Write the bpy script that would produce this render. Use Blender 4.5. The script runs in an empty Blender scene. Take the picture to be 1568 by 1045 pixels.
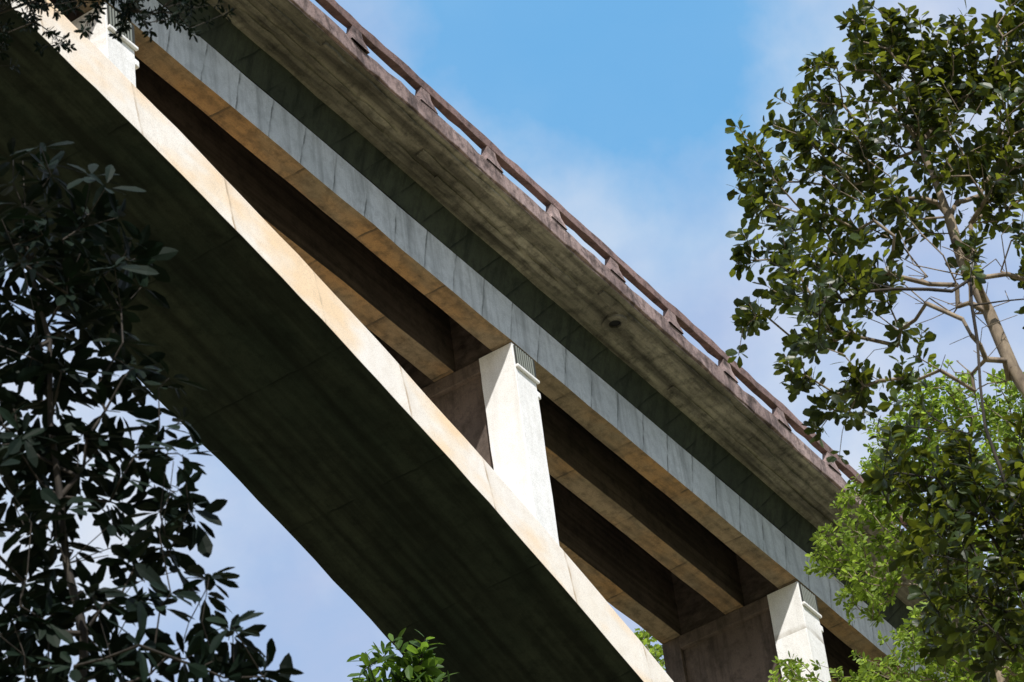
import bpy, math, random, bmesh
import numpy as np
from mathutils import Vector, Matrix
random.seed(7); rng=np.random.default_rng(7)
S=bpy.context.scene
# ------------------------------------------------------------------ utils
def link(o,parent=None):
    S.collection.objects.link(o)
    if parent: o.parent=parent
    return o
def empty(name,loc=(0,0,0)):
    e=bpy.data.objects.new(name,None); e.location=loc; e.empty_display_size=.5
    return link(e)
def mesh(name,V,F,mat,parent=None,smooth=False,mats=None,fm=None):
    me=bpy.data.meshes.new(name); me.from_pydata([tuple(map(float,v)) for v in V],[],F); me.update()
    o=bpy.data.objects.new(name,me)
    for m in (mats or [mat]): me.materials.append(m)
    if fm is not None: me.polygons.foreach_set('material_index',fm)
    if smooth: me.polygons.foreach_set('use_smooth',[True]*len(me.polygons))
    link(o,parent); return o
def bevel(o,w=.02):
    b=o.modifiers.new('b','BEVEL'); b.width=w; b.segments=2; b.limit_method='ANGLE'; b.angle_limit=math.radians(50)
def box(name,x0,x1,y0,y1,z0,z1,mat,parent,bw=.02):
    V=[(x,y,z) for x in(x0,x1) for y in(y0,y1) for z in(z0,z1)]
    F=[(0,1,3,2),(4,6,7,5),(0,4,5,1),(2,3,7,6),(0,2,6,4),(1,5,7,3)]
    o=mesh(name,V,F,mat,parent)
    if bw: bevel(o,bw)
    return o
def prism(name,prof,xs,mats,parent,side_m,jit=.006,zfun=None,bw=.02):
    n=len(prof);V=[];F=[];fm=[]
    for x in xs:
        for j,(y,z) in enumerate(prof):
            zz=z if zfun is None else zfun(x,j)
            V.append((x,y+rng.normal(0,jit),zz+rng.normal(0,jit)))
    for i in range(len(xs)-1):
        for j in range(n):
            a=i*n+j;b=i*n+(j+1)%n
            F.append((a,b,b+n,a+n)); fm.append(side_m[j])
    F.append(tuple(range(n))[::-1]); fm.append(0)
    F.append(tuple((len(xs)-1)*n+j for j in range(n))); fm.append(0)
    o=mesh(name,V,F,None,parent,mats=mats,fm=fm)
    bm=bmesh.new(); bm.from_mesh(o.data); bmesh.ops.recalc_face_normals(bm,faces=bm.faces); bm.to_mesh(o.data); bm.free()
    if bw: bevel(o,bw)
    return o
# ------------------------------------------------------------------ materials
def newmat(name):
    m=bpy.data.materials.new(name); m.use_nodes=True; nt=m.node_tree
    return m,nt,nt.nodes,nt.links,nt.nodes['Principled BSDF']
def mapping(nt,scale,rot=(0,0,0)):
    tc=nt.nodes.new('ShaderNodeTexCoord'); mp=nt.nodes.new('ShaderNodeMapping')
    mp.inputs['Scale'].default_value=scale; mp.inputs['Rotation'].default_value=rot
    nt.links.new(tc.outputs['Object'],mp.inputs['Vector']); return mp.outputs[0]
def noise(nt,vec,scale,detail=6,rough=.6):
    n=nt.nodes.new('ShaderNodeTexNoise'); n.inputs['Scale'].default_value=scale
    n.inputs['Detail'].default_value=detail; n.inputs['Roughness'].default_value=rough
    nt.links.new(vec,n.inputs['Vector']); return n.outputs['Fac']
def ramp(nt,fac,stops):
    r=nt.nodes.new('ShaderNodeValToRGB'); e=r.color_ramp.elements
    while len(e)<len(stops): e.new(.5)
    for el,(p,c) in zip(e,stops):
        el.position=p; el.color=(c,c,c,1) if not hasattr(c,'__len__') else (*c,1)
    nt.links.new(fac,r.inputs['Fac']); return r.outputs['Color']
def mix(nt,fac,a,b,mode='MIX'):
    m=nt.nodes.new('ShaderNodeMix'); m.data_type='RGBA'; m.blend_type=mode
    for s,v in ((m.inputs[0],fac),(m.inputs[6],a),(m.inputs[7],b)):
        if isinstance(v,(int,float)): s.default_value=v
        elif isinstance(v,tuple): s.default_value=(*v,1)
        else: nt.links.new(v,s)
    return m.outputs[2]
def concrete(name,c1,c2,stain,joint=None,boards=None,stain_amt=.6,bump=.25,streak=None,patch=None,streak_amt=.7,board_c=(.55,1.35)):
    m,nt,N,L,B=newmat(name)
    v=mapping(nt,(1,1,1))
    big=noise(nt,v,.35,5,.6); fine=noise(nt,v,3.5,9,.7); grit=noise(nt,v,38,4,.6)
    col=mix(nt,ramp(nt,big,[(.38,0),(.62,1)]),c1,c2)
    if patch:
        pv=mapping(nt,(.28,.6,.6)); pn=noise(nt,pv,.9,4,.55)
        col=mix(nt,ramp(nt,pn,[(.45,0),(.6,.85)]),col,patch)
    col=mix(nt,ramp(nt,fine,[(.46,0),(.70,stain_amt)]),col,stain)
    col=mix(nt,.45,col,mix(nt,1.0,col,ramp(nt,grit,[(.3,.68),(.7,1.32)]),'MULTIPLY'))
    hgt=mix(nt,.5,fine,grit)
    if streak:
        sv=mapping(nt,streak); sn=noise(nt,sv,1.0,6,.65)
        col=mix(nt,ramp(nt,sn,[(.48,0),(.66,streak_amt)]),col,stain)
    if boards:
        bv=mapping(nt,boards); bn=noise(nt,bv,1.0,3,.5)
        col=mix(nt,.8,col,mix(nt,1.0,col,ramp(nt,bn,[(.35,board_c[0]),(.5,1.),(.65,board_c[1])]),'MULTIPLY'))
        hgt=mix(nt,.5,hgt,bn)
    if joint:
        per,tilt=joint[:2]; wid=joint[2] if len(joint)>2 else .018
        tc=nt.nodes.new('ShaderNodeTexCoord'); sp=nt.nodes.new('ShaderNodeSeparateXYZ'); L.new(tc.outputs['Object'],sp.inputs[0])
        wob=noise(nt,v,1.3,4,.6)
        a=N.new('ShaderNodeMath'); a.operation='MULTIPLY_ADD'; L.new(sp.outputs['Z'],a.inputs[0]); a.inputs[1].default_value=tilt; L.new(sp.outputs['X'],a.inputs[2])
        a2=N.new('ShaderNodeMath'); a2.operation='MULTIPLY_ADD'; L.new(wob,a2.inputs[0]); a2.inputs[1].default_value=.16; L.new(a.outputs[0],a2.inputs[2])
        b=N.new('ShaderNodeMath'); b.operation='DIVIDE'; L.new(a2.outputs[0],b.inputs[0]); b.inputs[1].default_value=per
        c=N.new('ShaderNodeMath'); c.operation='FRACT'; L.new(b.outputs[0],c.inputs[0])
        line=ramp(nt,c.outputs[0],[(0,1),(wid,.8),(wid*1.7,.2),(.14,0)])
        broken=mix(nt,1.0,line,ramp(nt,noise(nt,v,1.9,3,.5),[(.38,.15),(.58,1)]),'MULTIPLY')
        col=mix(nt,broken,col,stain)
    L.new(col,B.inputs['Base Color']); B.inputs['Roughness'].default_value=.9; B.inputs['Specular IOR Level'].default_value=.2
    bp=N.new('ShaderNodeBump'); bp.inputs['Strength'].default_value=bump; bp.inputs['Distance'].default_value=.04
    L.new(hgt,bp.inputs['Height']); L.new(bp.outputs[0],B.inputs['Normal'])
    return m
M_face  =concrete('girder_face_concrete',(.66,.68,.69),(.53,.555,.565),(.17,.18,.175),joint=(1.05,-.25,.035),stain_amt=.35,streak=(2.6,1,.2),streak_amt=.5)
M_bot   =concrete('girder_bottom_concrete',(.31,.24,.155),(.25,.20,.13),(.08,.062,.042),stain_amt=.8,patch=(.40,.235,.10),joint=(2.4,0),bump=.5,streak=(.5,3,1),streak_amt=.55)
M_haunch=concrete('haunch_green_concrete',(.055,.064,.042),(.038,.046,.031),(.013,.017,.012),joint=(1.05,-.9,.04),streak=(3.5,.8,.8))  # darker and greener than the girder face below it
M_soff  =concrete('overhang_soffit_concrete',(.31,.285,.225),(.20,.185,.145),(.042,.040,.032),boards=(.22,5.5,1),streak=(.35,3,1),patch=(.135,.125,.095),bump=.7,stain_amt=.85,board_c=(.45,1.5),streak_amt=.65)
M_curb  =concrete('kerb_concrete',(.46,.345,.32),(.23,.165,.155),(.04,.031,.029),stain_amt=1.,bump=1.,streak=(3,1,.5))
M_rail  =concrete('rail_concrete',(.30,.20,.185),(.17,.112,.102),(.035,.027,.025),stain_amt=.9,bump=.8)
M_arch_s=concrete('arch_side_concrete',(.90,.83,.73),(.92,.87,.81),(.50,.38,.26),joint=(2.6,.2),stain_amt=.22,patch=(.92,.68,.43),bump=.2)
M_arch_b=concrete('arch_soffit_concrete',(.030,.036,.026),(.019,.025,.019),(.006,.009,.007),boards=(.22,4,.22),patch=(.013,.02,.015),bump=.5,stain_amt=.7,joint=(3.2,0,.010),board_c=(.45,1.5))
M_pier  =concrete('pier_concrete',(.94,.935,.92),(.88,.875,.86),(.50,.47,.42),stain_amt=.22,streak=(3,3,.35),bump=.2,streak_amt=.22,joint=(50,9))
M_wall_shade  =concrete('pier_wall_shade_concrete',(.18,.138,.115),(.125,.098,.082),(.045,.036,.03),stain_amt=.7,streak=(3,3,.35),bump=.3)  # brown concrete; shade on set-back wall and far column put into the colour
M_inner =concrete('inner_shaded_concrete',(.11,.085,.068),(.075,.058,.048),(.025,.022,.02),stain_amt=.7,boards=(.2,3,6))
M_vent,nt,_,_,B=newmat('bearing_steel_dark'); B.inputs['Base Color'].default_value=(.03,.034,.03,1); B.inputs['Roughness'].default_value=.8
M_rib,nt,_,_,B=newmat('bearing_steel_grey'); B.inputs['Base Color'].default_value=(.24,.26,.23,1); B.inputs['Roughness'].default_value=.7
M_dark,nt,_,_,B=newmat('dark_hole'); B.inputs['Base Color'].default_value=(.01,.01,.01,1); B.inputs['Roughness'].default_value=1

# ------------------------------------------------------------------ bridge
bridge=empty('arch_bridge')
X0,X1=-118.,46.
xs=np.arange(X0,X1+.1,1.0)
AW=3.85
def zi(x): return -1.2-.0052*(x+29.6)**2
def zt(x): return min(zi(x)+1.06+.002*abs(x+29.6), -0.03)
axs=np.arange(-84,25.1,.6)
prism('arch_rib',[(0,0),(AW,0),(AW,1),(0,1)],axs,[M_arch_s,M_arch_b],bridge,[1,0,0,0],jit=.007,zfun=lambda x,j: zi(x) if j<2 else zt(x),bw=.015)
GW=.52
GY=(0.,1.52,3.30)
for k,y in enumerate(GY):
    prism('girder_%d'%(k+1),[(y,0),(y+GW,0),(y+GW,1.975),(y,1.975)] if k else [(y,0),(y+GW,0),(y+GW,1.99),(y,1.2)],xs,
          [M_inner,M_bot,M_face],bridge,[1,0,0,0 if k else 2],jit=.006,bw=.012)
YE=-1.36; ZE=2.14
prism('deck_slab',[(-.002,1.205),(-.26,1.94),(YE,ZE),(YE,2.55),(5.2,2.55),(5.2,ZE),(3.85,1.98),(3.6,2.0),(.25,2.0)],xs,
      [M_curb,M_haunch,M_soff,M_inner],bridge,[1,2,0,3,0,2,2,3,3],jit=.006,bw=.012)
def sof_z(y): return 1.94+(-.26-y)*((ZE-1.94)/(-.26-YE))
for k,(xa,xb,ya,yb) in enumerate([(-10,-3.2,-.62,-.42),(-4.2,1.6,-.90,-.74),(-3.4,1.2,-.66,-.52),(2.2,9.5,-1.2,-1.04),(6,14,-.62,-.46),(-16,-8,-1.1,-.94),(9,18,-.95,-.82),(-8,-1.5,-1.24,-1.16),(-14,-5,-.82,-.72)]):
    st=np.linspace(xa,xb,int((xb-xa)/.35)+2)
    prism('soffit_board_%d'%k,[(ya,sof_z(ya)-.045),(yb,sof_z(yb)-.045),(yb,sof_z(yb)+.03),(ya,sof_z(ya)+.03)],st,[M_soff],bridge,[0,0,0,0],jit=.014,bw=0)
for side,(ya,yb) in enumerate(((YE-.05,YE+.22),(5.0,5.25))):
    fx=np.arange(X0,X1+.1,.4)
    prism('kerb_%d'%side,[(ya,ZE+.04),(yb,ZE+.04),(yb,2.62),(ya,2.62)],fx,[M_curb],bridge,[0]*4,jit=.014,bw=.02)
    yo=YE-.04 if side==0 else 5.10
    prism('top_rail_%d'%side,[(yo,3.08),(yo+.16,3.08),(yo+.16,3.34),(yo,3.34)],fx,[M_rail],bridge,[0]*4,jit=.008,bw=.015)
    V=[];F=[]
    px=X0+.6
    while px<X1:
        b=len(V); wb,wt=.30,.15
        jx=rng.normal(0,.02)
        for (w,z,t,o_) in ((wb,2.60,.22,-.045),(wb*.85,2.72,.20,-.03),(wt+.04,2.9,.15,.01),(wt,3.082,.14,.01)):
            for (sx,sy) in((-1,0),(1,0),(1,1),(-1,1)):
                V.append((px+jx+sx*w,yo+o_+sy*t,z))
        for l in range(3):
            for j in range(4):
                a=b+l*4+j; c=b+l*4+(j+1)%4
                F.append((a,c,c+4,a+4))
        px+=2.4
    mesh('rail_posts_%d'%side,V,F,M_curb,bridge)
PW=.82
for k,px in enumerate([-78,-65,-52.5,-39.5,-26.5,-13.4,0,12,24,36]):
    p=empty('pier_%d'%k); p.parent=bridge
    xa,xb=px,px+PW
    zb=min(zt(px),zt(px+PW)) if px<24 else -24
    if zb>-.3: zb=-.3
    for part,(ia,ib,ya,yb,mt) in enumerate(((xa,xb,.012,.86,M_pier),(xa+.16,xb-.16,.862,AW-.502,M_wall_shade),(xa+.05,xb-.05,AW-.50,AW-.012,M_wall_shade))):
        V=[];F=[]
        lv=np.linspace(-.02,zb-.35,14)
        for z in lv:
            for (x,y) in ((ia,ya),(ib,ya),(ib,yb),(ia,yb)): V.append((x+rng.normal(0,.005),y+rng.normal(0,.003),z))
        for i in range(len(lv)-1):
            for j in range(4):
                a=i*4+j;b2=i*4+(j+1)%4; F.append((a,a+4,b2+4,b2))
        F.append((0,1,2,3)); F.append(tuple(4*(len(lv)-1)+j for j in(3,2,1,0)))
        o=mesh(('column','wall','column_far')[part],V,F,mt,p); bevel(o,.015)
    box('cap_beam_%d'%k,xa+.02,xb-.02,.864,AW-.504,-.36,-.02,M_wall_shade,p)
    box('cap_ledge_b_%d'%k,xb+.004,xb+.14,.02,.84,-1.0,-.84,M_pier,p)
    for j,(ya,yb) in enumerate(((GW+.01,GY[1]-.01),(GY[1]+GW+.01,GY[2]-.01))):
        box('diaphragm_%d_%d'%(k,j),xa+.1,xb-.1,ya,yb,.02,1.97,M_inner,p,0)
    box('bearing_plate_%d'%k,xa+.04,xb-.02,-.025,.006,-.60,-.08,M_vent,p,.004)
    n=8
    for j in range(n):
        x=xa+.07+j*(PW-.14)/n
        box('bearing_rib_%d_%d'%(k,j),x,x+.028,-.042,-.023,-.57,-.11,M_rib,p,0)
    box('bearing_rim_%d'%k,xa+.02,xb+.03,-.06,.004,-.68,-.61,M_pier,p,.01)
def ring(name,c,r0,r1,z0,z1,mat,n=20):
    V=[];F=[]
    for i in range(n):
        a=2*math.pi*i/n
        for r,z in((r0,z1),(r0,z0),(r1,z0),(r1,z1)): V.append((c[0]+r*math.cos(a),c[1]+r*math.sin(a),z))
    for i in range(n):
        for j in range(3):
            a=i*4+j;b=((i+1)%n)*4+j; F.append((a,b,b+1,a+1))
    return mesh(name,V,F,mat,bridge)
for k,x in enumerate((-21,3.24,27)):
    z=sof_z(-.82)
    ring('drain_collar_%d'%k,(x,-.82),.14,.29,z-.07,z+.02,M_soff)
    ring('drain_hole_%d'%k,(x,-.82),.001,.138,z-.02,z+.01,M_dark)
box('springing_block',21,29,-1,4.8,-26,-14.5,M_arch_s,bridge,.1)
box('springing_block_far',-90,-82,-1,4.8,-50,-15,M_arch_s,bridge,.1)
box('abutment',44,50,-1.2,4.9,-22,1.93,M_inner,bridge,.1)
box('abutment_far',-124,-117,-1.2,4.9,-50,1.93,M_inner,bridge,.1)

# ------------------------------------------------------------------ ground
def gz(x,y):
    if x>-50: z=-46.7+.4*(min(x,40)+50)
    else: z=-46.7+.02*(-50-x)
    if x>40: z+=.3*(min(x,400)-40)
    if x<-78: z+=.45*(min(-78-x,150))
    if y>12: z+=.22*min(y-12,150)
    return z
n=90
gx=np.sign(np.linspace(-1,1,n))*np.abs(np.linspace(-1,1,n))**2.6*2500; gy=gx.copy()
V=[];F=[]
for i in range(n):
    for j in range(n):
        x,y=gx[i],gy[j]
        V.append((x,y,gz(x,y)+ (rng.normal(0,.25) if abs(x+50)>6 else 0)))
for i in range(n-1):
    for j in range(n-1):
        a=i*n+j;F.append((a,a+n,a+n+1,a+1))
M_g,nt,N,L,B=newmat('ground_mat'); v=mapping(nt,(1,1,1))
c=ramp(nt,noise(nt,v,.3,8,.65),[(.3,(.11,.115,.055)),(.55,(.17,.155,.09)),(.75,(.24,.21,.15))]); L.new(c,B.inputs['Base Color']); B.inputs['Roughness'].default_value=1
mesh('ground',V,F,M_g,None,smooth=True)

# ------------------------------------------------------------------ vegetation
def leafmat(name,dark,light,trans,tfac=.35,rough=.45,spec=.3):
    m,nt,N,L,B=newmat(name)
    g=N.new('ShaderNodeNewGeometry')
    v=mapping(nt,(1,1,1)); nz=noise(nt,v,1.1,3,.5)
    a=ramp(nt,g.outputs['Random Per Island'],[(0,dark),(.6,tuple(d*.7+l*.3 for d,l in zip(dark,light))),(1,light)])
    b=mix(nt,ramp(nt,nz,[(.45,0),(.65,.7)]),a,light)
    L.new(b,B.inputs['Base Color']); B.inputs['Roughness'].default_value=rough; B.inputs['Specular IOR Level'].default_value=spec
    t=N.new('ShaderNodeBsdfTranslucent')
    tcol=ramp(nt,g.outputs['Random Per Island'],[(0,tuple(x*.15 for x in trans)),(.55,tuple(x*.4 for x in trans)),(1,trans)])
    L.new(tcol,t.inputs[0])
    ms=N.new('ShaderNodeMixShader'); ms.inputs[0].default_value=tfac
    L.new(B.outputs[0],ms.inputs[1]); L.new(t.outputs[0],ms.inputs[2]); L.new(ms.outputs[0],N['Material Output'].inputs['Surface'])
    return m
def barkmat(name,a,b):
    m,nt,N,L,B=newmat(name); v=mapping(nt,(1,1,.35))
    f=noise(nt,v,9,7,.65); L.new(ramp(nt,f,[(.35,a),(.65,b)]),B.inputs['Base Color']); B.inputs['Roughness'].default_value=.9
    bp=N.new('ShaderNodeBump'); bp.inputs['Strength'].default_value=.5; bp.inputs['Distance'].default_value=.02; L.new(f,bp.inputs['Height']); L.new(bp.outputs[0],B.inputs['Normal'])
    return m
H=np.array([.488,-.873,0.]); D=np.array([.873,.488,0.]); UP=np.array([0,0,1.])
def make_tree(name,anchor,scale,blobs,trunk,leaf,mat,bark,per=1.0,r_tip=.006,seed=1,thick=1.0,depth=1.0,bare=()):
    R=np.random.default_rng(seed); root=empty(name); A=np.array(anchor,float)
    nodes=[];par=[]
    tp=[A+h*H+z*UP+d*D for h,z,d in trunk]
    tp[0][2]=gz(tp[0][0],tp[0][1])-.3
    for a,b in zip(tp[:-1],tp[1:]):
        m=max(2,int(np.linalg.norm(b-a)/.5))
        for i in range(m):
            nodes.append(a+(b-a)*i/m+ (R.normal(0,.03,3) if nodes else 0)); par.append(len(nodes)-2)
    nodes.append(tp[-1]); par.append(len(nodes)-2)
    ntr=len(nodes)
    tips=[];leafy=[]
    for kind,lst in ((1,blobs),(0,bare)):
      for (a,b,r) in lst:
        a/=scale;b/=scale;r/=scale
        z=(b-.139*a)/.80; h=(a+.109*z)/.99
        n=max(3,int(per*r*r*leaf['dens']*(1 if kind else .6)))
        for _ in range(n):
            v=R.normal(size=3); v/=np.linalg.norm(v); v*=r*R.random()**.4
            v[1]*=depth*1.3
            tips.append(A+(h+v[0])*H+(z+v[2])*UP+(v[1]+R.normal(0,.25*depth))*D); leafy.append(kind)
    tips=np.array(tips)
    nd0=np.array(nodes)
    dist=np.array([np.min(np.linalg.norm(nd0-t,axis=1)) for t in tips])
    order=np.argsort(dist); tipinfo=[]
    P=np.zeros((len(nodes)+len(tips)*31,3)); P[:len(nodes)]=nodes; cnt=len(nodes); par=list(par)
    step=leaf.get('step',.35)
    for i in order:
        t=tips[i]; d=P[:cnt]-t; dd=np.linalg.norm(d,axis=1)+np.maximum(0,d[:,2]+.1)*1.6
        dd[:int(ntr*.35)]+=3
        k=int(np.argmin(dd)); p=P[k]; Ld=np.linalg.norm(t-p); m=max(1,min(30,int(Ld/step)))
        side=R.normal(0,.10*Ld,3); side[2]-=.05*Ld
        prev=k
        for s in range(1,m+1):
            f=s/m; q=p+(t-p)*f+side*math.sin(f*math.pi)+ (R.normal(0,.02*min(1,Ld),3) if s<m else 0)
            P[cnt]=q; par.append(prev); prev=cnt; cnt+=1
        tipinfo.append((prev,par[prev],leafy[i]))
    P=P[:cnt]
    w=np.zeros(cnt)
    for tnode,_,_k in tipinfo: w[tnode]+=1
    for i in range(cnt-1,0,-1):
        if par[i]>=0: w[par[i]]+=w[i]
    rad=r_tip*np.maximum(w,1)**.42*thick
    V=[];F=[]
    for i in range(1,cnt):
        j=par[i]
        if j<0: continue
        a,b=P[j],P[i]; d=b-a; l=np.linalg.norm(d)
        if l<1e-5: continue
        d/=l; u=np.cross(d,[.3,.5,.81]); u/=np.linalg.norm(u); v=np.cross(d,u)
        ns=8 if rad[i]>.05 else 4
        b0=len(V); ra=min(rad[j],rad[i]*1.35); rb=rad[i]
        for q,r in((a-d*ra*.3,ra),(b,rb)):
            for s in range(ns):
                an=2*math.pi*s/ns; V.append(q+r*(math.cos(an)*u+math.sin(an)*v))
        for s in range(ns): F.append((b0+s,b0+(s+1)%ns,b0+ns+(s+1)%ns,b0+ns+s))
    mesh('trunk_and_limbs',V,F,bark,root,smooth=True)
    Ls=[];Ds=[];Ns=[];Ln=[];Wd=[]
    for tn,pn,kd in tipinfo:
        if not kd: continue
        t=P[tn]; td=P[tn]-P[pn]; td/=np.linalg.norm(td)+1e-9
        td=td+np.array([0,0,.35]); td/=np.linalg.norm(td)
        u=np.cross(td,[.2,.9,.1]); u/=np.linalg.norm(u); v=np.cross(td,u)
        k=R.integers(leaf['k'][0],leaf['k'][1]+1); ph=R.random()*6.28
        for s in range(k):
            an=ph+s*(2*math.pi/k if leaf['whorl'] else 2.4)+R.normal(0,.2)
            rd=math.cos(an)*u+math.sin(an)*v
            sp=leaf['spread']+R.normal(0,.15)
            ld=td*math.cos(sp)+rd*math.sin(sp); ld=ld+np.array([0,0,-leaf['droop']*R.random()]); ld/=np.linalg.norm(ld)
            off=0 if leaf['whorl'] else -td*leaf['len']*1.1*(s/k)
            nn=td-ld*np.dot(td,ld)+R.normal(0,leaf.get('nj',.3),3); nn-=ld*np.dot(nn,ld); nn/=np.linalg.norm(nn)+1e-9
            l=leaf['len']*R.uniform(.65,1.2)
            Ls.append(t+off+ld*l*leaf['stem']);Ds.append(ld);Ns.append(nn);Ln.append(l);Wd.append(l*leaf['w']*R.uniform(.8,1.15))
    Ls=np.array(Ls);Ds=np.array(Ds);Ns=np.array(Ns);Ln=np.array(Ln)[:,None];Wd=np.array(Wd)[:,None]
    Sd=np.cross(Ds,Ns)
    cv=R.uniform(.02,.22,(len(Ls),1))
    def pt(f,sw,nz): return Ls+Ds*Ln*f+Sd*Wd*sw*.5+Ns*Ln*(nz-cv*f*f)
    a1,a2=leaf.get('shape',(.75,1.))
    pts=[pt(0,0,0),pt(.28,-a1,.03),pt(.30,0,0),pt(.28,a1,.03),pt(.68,-a2,.03),pt(.68,0,0),pt(.68,a2,.03),pt(.9,-a2*.5,.01),pt(.9,a2*.5,.01),pt(1,0,0)]
    Vt=np.stack(pts,1).reshape(-1,3); n=len(Ls)
    fl=[(0,2,1),(0,3,2),(1,2,5,4),(2,3,6,5),(4,5,7),(5,6,8),(5,9,7),(5,8,9)]
    F=[tuple(int(q+10*i) for q in f) for i in range(n) for f in fl]
    mesh('foliage',Vt,F,mat,root)
    return n
B_dark=barkmat('bark_dark',(.012,.010,.008),(.05,.04,.03))
B_pale=barkmat('bark_pale',(.12,.09,.065),(.34,.27,.19))
L_left=leafmat('leaves_shade_dark',(.003,.008,.005),(.008,.018,.009),(.010,.025,.010),.08,.6,spec=.12)  # shade over these crowns is put into the near-black leaf colour
L_right=leafmat('leaves_broad',(.004,.012,.005),(.032,.056,.010),(.58,.66,.05),.22,.38)
L_bright=leafmat('leaves_sunny',(.12,.20,.025),(.32,.44,.07),(.65,.88,.10),.5,.5)
L_mid=leafmat('leaves_mid',(.03,.07,.012),(.09,.17,.02),(.30,.50,.05),.4,.45)
def rel(bl,cx,cy): return [(x-cx,cy-y,r) for x,y,r in bl]
cnts=[]
bl=[(60,580,72),(160,600,50),(60,700,82),(170,700,70),(265,735,48),(100,820,82),(220,820,60),(300,850,42),(60,930,78),(180,940,70),(100,1020,75),(300,1000,48),(400,990,42),(350,1030,48),(220,1040,60),(40,380,60),(110,440,60),(30,480,65),(180,520,42),(40,260,70),(120,320,65),(90,380,60),(170,440,50),(-60,600,90),(-80,800,100),(-60,1000,100),(100,1150,110),(300,1150,100),(-80,400,90),(240,660,32),(290,940,28),(255,590,22),(440,1020,22),(370,930,18),(320,780,25)]
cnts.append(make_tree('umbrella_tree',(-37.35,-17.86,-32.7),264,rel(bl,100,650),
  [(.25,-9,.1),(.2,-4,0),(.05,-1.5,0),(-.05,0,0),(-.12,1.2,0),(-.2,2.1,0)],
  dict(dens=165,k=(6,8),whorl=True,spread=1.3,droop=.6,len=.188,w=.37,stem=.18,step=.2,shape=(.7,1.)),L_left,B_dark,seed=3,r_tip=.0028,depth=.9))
bl=[(1400,60,70),(1500,50,62),(1300,110,48),(1235,115,28),(1180,210,38),(1250,210,48),(1340,215,70),(1440,170,60),(1520,210,48),(1195,300,42),(1290,330,55),(1380,310,48),(1150,390,28),(1150,475,32),(1210,400,38),(1250,470,38),(1340,420,46),(1460,280,42),(1220,560,34),(1310,590,42),(1390,570,28),(1550,100,62),(1560,300,40),(1420,20,40),(1620,200,90),(1650,400,90),(1620,20,80),(1700,100,90),(1350,5,40),(1380,480,28),(1490,380,26),(1480,110,50),(1160,240,28),(1300,500,28),(1270,650,30)]
bare=[(1440,450,60),(1520,430,60),(1480,560,60),(1400,400,50),(1540,560,50),(1500,300,50)]
cnts.append(make_tree('broadleaf_tree',(-23.45,-18.1,-23.7),151,rel(bl,1450,500),
  [(1.6,-12,.1),(1.3,-5,0),(1.0,-2.2,0),(.62,-.6,0),(.35,.8,0),(.25,2.,0),(.1,3.2,0)],
  dict(dens=225,k=(7,10),whorl=False,spread=1.0,droop=.3,len=.145,w=.58,stem=.15,step=.25,shape=(.6,1.),nj=.55),L_right,B_pale,seed=5,r_tip=.0036,thick=1.1,bare=rel(bare,1450,500)))
bl=[(1150,660,42),(1195,700,48),(1250,680,28),(1180,770,30),(1290,930,42),(1380,940,35),(1480,930,35),(1290,995,52),(1390,995,62),(1500,990,70),(1545,700,30),(1340,1040,70),(1470,1060,90),(1560,950,50),(1600,1000,120),(1400,1150,120),(1440,650,22)]
cnts.append(make_tree('broadleaf_tree',(-24.6,-18.6,-25.4),158,rel(bl,1400,850),
  [(.6,-11,.1),(.4,-4,0),(.2,-1.8,0),(.1,-.5,0),(.2,.6,0),(.3,1.3,0)],
  dict(dens=190,k=(7,11),whorl=False,spread=1.0,droop=.3,len=.145,w=.52,stem=.15,step=.25,shape=(.6,1.),nj=.5),L_right,B_dark,seed=9,r_tip=.0038))
bl=[(1450,630,55),(1540,630,60),(1370,690,60),(1500,730,70),(1310,790,50),(1262,850,45),(1400,840,80),(1500,880,80),(1300,900,50),(1400,1000,80),(1540,1000,80),(1340,750,50),(1190,1040,40),(1600,750,90),(1650,900,100),(1300,1060,70),(1430,750,70),(1400,620,35)]
cnts.append(make_tree('forest_tree',(10.6,-4.6,-.5),67.7,rel(bl,1430,760),
  [(.8,-22,.1),(.5,-12,0),(.3,-6,0),(.2,-3,0),(.1,0,0),(.2,1.2,0)],
  dict(dens=150,k=(8,12),whorl=False,spread=1.0,droop=.3,len=.16,w=.5,stem=.1,step=.5,nj=.7),L_bright,B_pale,seed=11,r_tip=.005))
bl=[(965,990,35),(1000,1040,60),(1070,1070,60),(940,1080,60),(1150,1090,80),(1010,1130,90),(1250,1100,80)]
cnts.append(make_tree('forest_tree',(21.8,9.0,5.9),55.6,rel(bl,1000,1030),
  [(0,-24,.1),(0,-12,0),(0,-5,0),(.1,-1,0),(0,.2,0)],
  dict(dens=90,k=(8,12),whorl=False,spread=1.0,droop=.3,len=.2,w=.5,stem=.1,step=.5),L_bright,B_pale,seed=13,r_tip=.006))
bl=[(620,1012,40),(585,1030,32),(650,1035,36),(560,1045,25),(600,1090,60),(680,1110,50),(540,1110,50)]
cnts.append(make_tree('broadleaf_tree',(-14.3,-5.4,-17.5),105,rel(bl,610,1010),
  [(0.2,-15,.1),(.1,-6,0),(.1,-2.5,0),(.0,-.8,0)],
  dict(dens=120,k=(7,10),whorl=False,spread=1.1,droop=.3,len=.27,w=.42,stem=.1,step=.4),L_mid,B_dark,seed=15,r_tip=.006))
bl=[(60,15,40),(-20,20,50),(200,10,35),(260,0,40),(225,35,18),(140,-20,45),(50,-60,60),(200,-90,70),(-80,-40,90),(-160,60,100),(320,-30,35),(110,5,30)]
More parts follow.
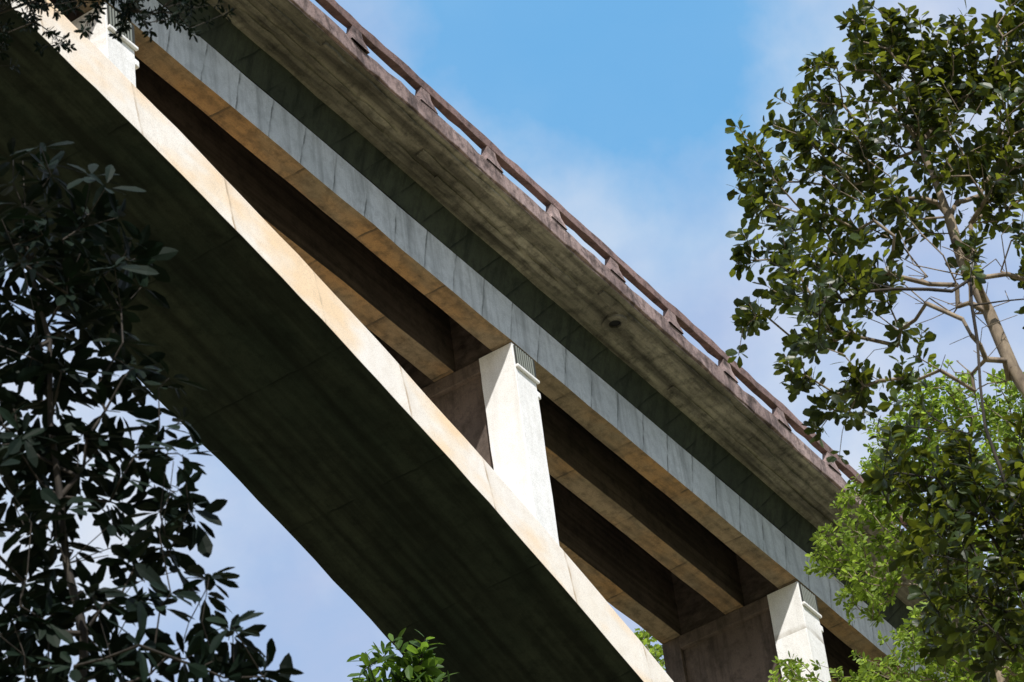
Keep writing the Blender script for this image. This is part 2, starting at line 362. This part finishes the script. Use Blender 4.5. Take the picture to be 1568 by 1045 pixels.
cnts.append(make_tree('feathery_tree',(-35.7,-16.7,-27.2),211,rel(bl,100,0),
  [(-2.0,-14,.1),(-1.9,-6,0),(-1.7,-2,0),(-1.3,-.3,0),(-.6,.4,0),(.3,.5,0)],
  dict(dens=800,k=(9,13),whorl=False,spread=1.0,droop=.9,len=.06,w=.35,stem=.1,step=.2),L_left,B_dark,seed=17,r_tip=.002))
print('LEAVES',cnts)

# ------------------------------------------------------------------ world, sun, camera
to_sun=Vector((-1.2,-1.0,1.6)).normalized()
el=math.asin(to_sun.z); az=math.atan2(to_sun.x,to_sun.y)
W=bpy.data.worlds.new('World'); S.world=W; W.use_nodes=True; nt=W.node_tree; N=nt.nodes; L=nt.links
bg=N['Background']; sk=N.new('ShaderNodeTexSky'); sk.sky_type='NISHITA'; sk.sun_disc=False
sk.sun_elevation=el; sk.sun_rotation=az; sk.air_density=1.0; sk.dust_density=.6; sk.ozone_density=1.5
tc=N.new('ShaderNodeTexCoord')
def wn(scale,detail,sc=(1,1,1)):
    mp=N.new('ShaderNodeMapping'); mp.inputs['Scale'].default_value=sc; L.new(tc.outputs['Generated'],mp.inputs[0])
    n_=N.new('ShaderNodeTexNoise'); n_.inputs['Scale'].default_value=scale; n_.inputs['Detail'].default_value=detail; n_.inputs['Roughness'].default_value=.55
    L.new(mp.outputs[0],n_.inputs['Vector']); return n_.outputs['Fac']
dv=N.new('ShaderNodeVectorMath'); dv.operation='DISTANCE'; L.new(tc.outputs['Generated'],dv.inputs[0]); dv.inputs[1].default_value=(.649,.327,.693)
ad=N.new('ShaderNodeMath'); ad.operation='MULTIPLY_ADD'; L.new(wn(14,7),ad.inputs[0]); ad.inputs[1].default_value=-.09; L.new(dv.outputs['Value'],ad.inputs[2])
cl=ramp(nt,ad.outputs[0],[(0.0,.12),(.02,.62),(.045,1)])
dens=ramp(nt,wn(18,9,(1,1,1.6)),[(.38,.80),(.60,1)])
fac=mix(nt,1.0,cl,dens,'MULTIPLY')
ccol=ramp(nt,wn(12,8),[(.38,(.45,.55,.78)),(.5,(.54,.63,.82)),(.62,(.70,.76,.87))])
sc=N.new('ShaderNodeVectorMath'); sc.operation='SCALE'; sc.inputs['Scale'].default_value=10.2; L.new(ccol,sc.inputs[0])
blue=mix(nt,.8,sk.outputs[0],(1.5,5.1,9.4))
out=mix(nt,fac,blue,sc.outputs[0])
L.new(out,bg.inputs['Color']); bg.inputs['Strength'].default_value=.1
sd=bpy.data.lights.new('sun','SUN'); sd.energy=5; sd.angle=math.radians(.5); sd.color=(1,.96,.90)
so=bpy.data.objects.new('sun',sd); link(so); so.rotation_euler=to_sun.to_track_quat('Z','Y').to_euler(); so.location=(-60,-60,80)
cd=bpy.data.cameras.new('camera'); cd.sensor_width=36; cd.lens=121.3; cd.clip_start=.5; cd.clip_end=9000
cd.dof.use_dof=True; cd.dof.focus_distance=72; cd.dof.aperture_fstop=9
co=bpy.data.objects.new('camera',cd); link(co)
r=Vector((.558,-.8224,-.109)).normalized(); b=-Vector((.6856,.3832,.6188)).normalized(); u=b.cross(r).normalized(); r=u.cross(b)
M=Matrix(((r.x,u.x,b.x),(r.y,u.y,b.y),(r.z,u.z,b.z))).to_4x4(); M.translation=Vector((-49.84,-27.86,-44.99)); co.matrix_world=M
S.camera=co
S.view_settings.view_transform='Standard'; S.view_settings.look='None'; S.view_settings.exposure=0
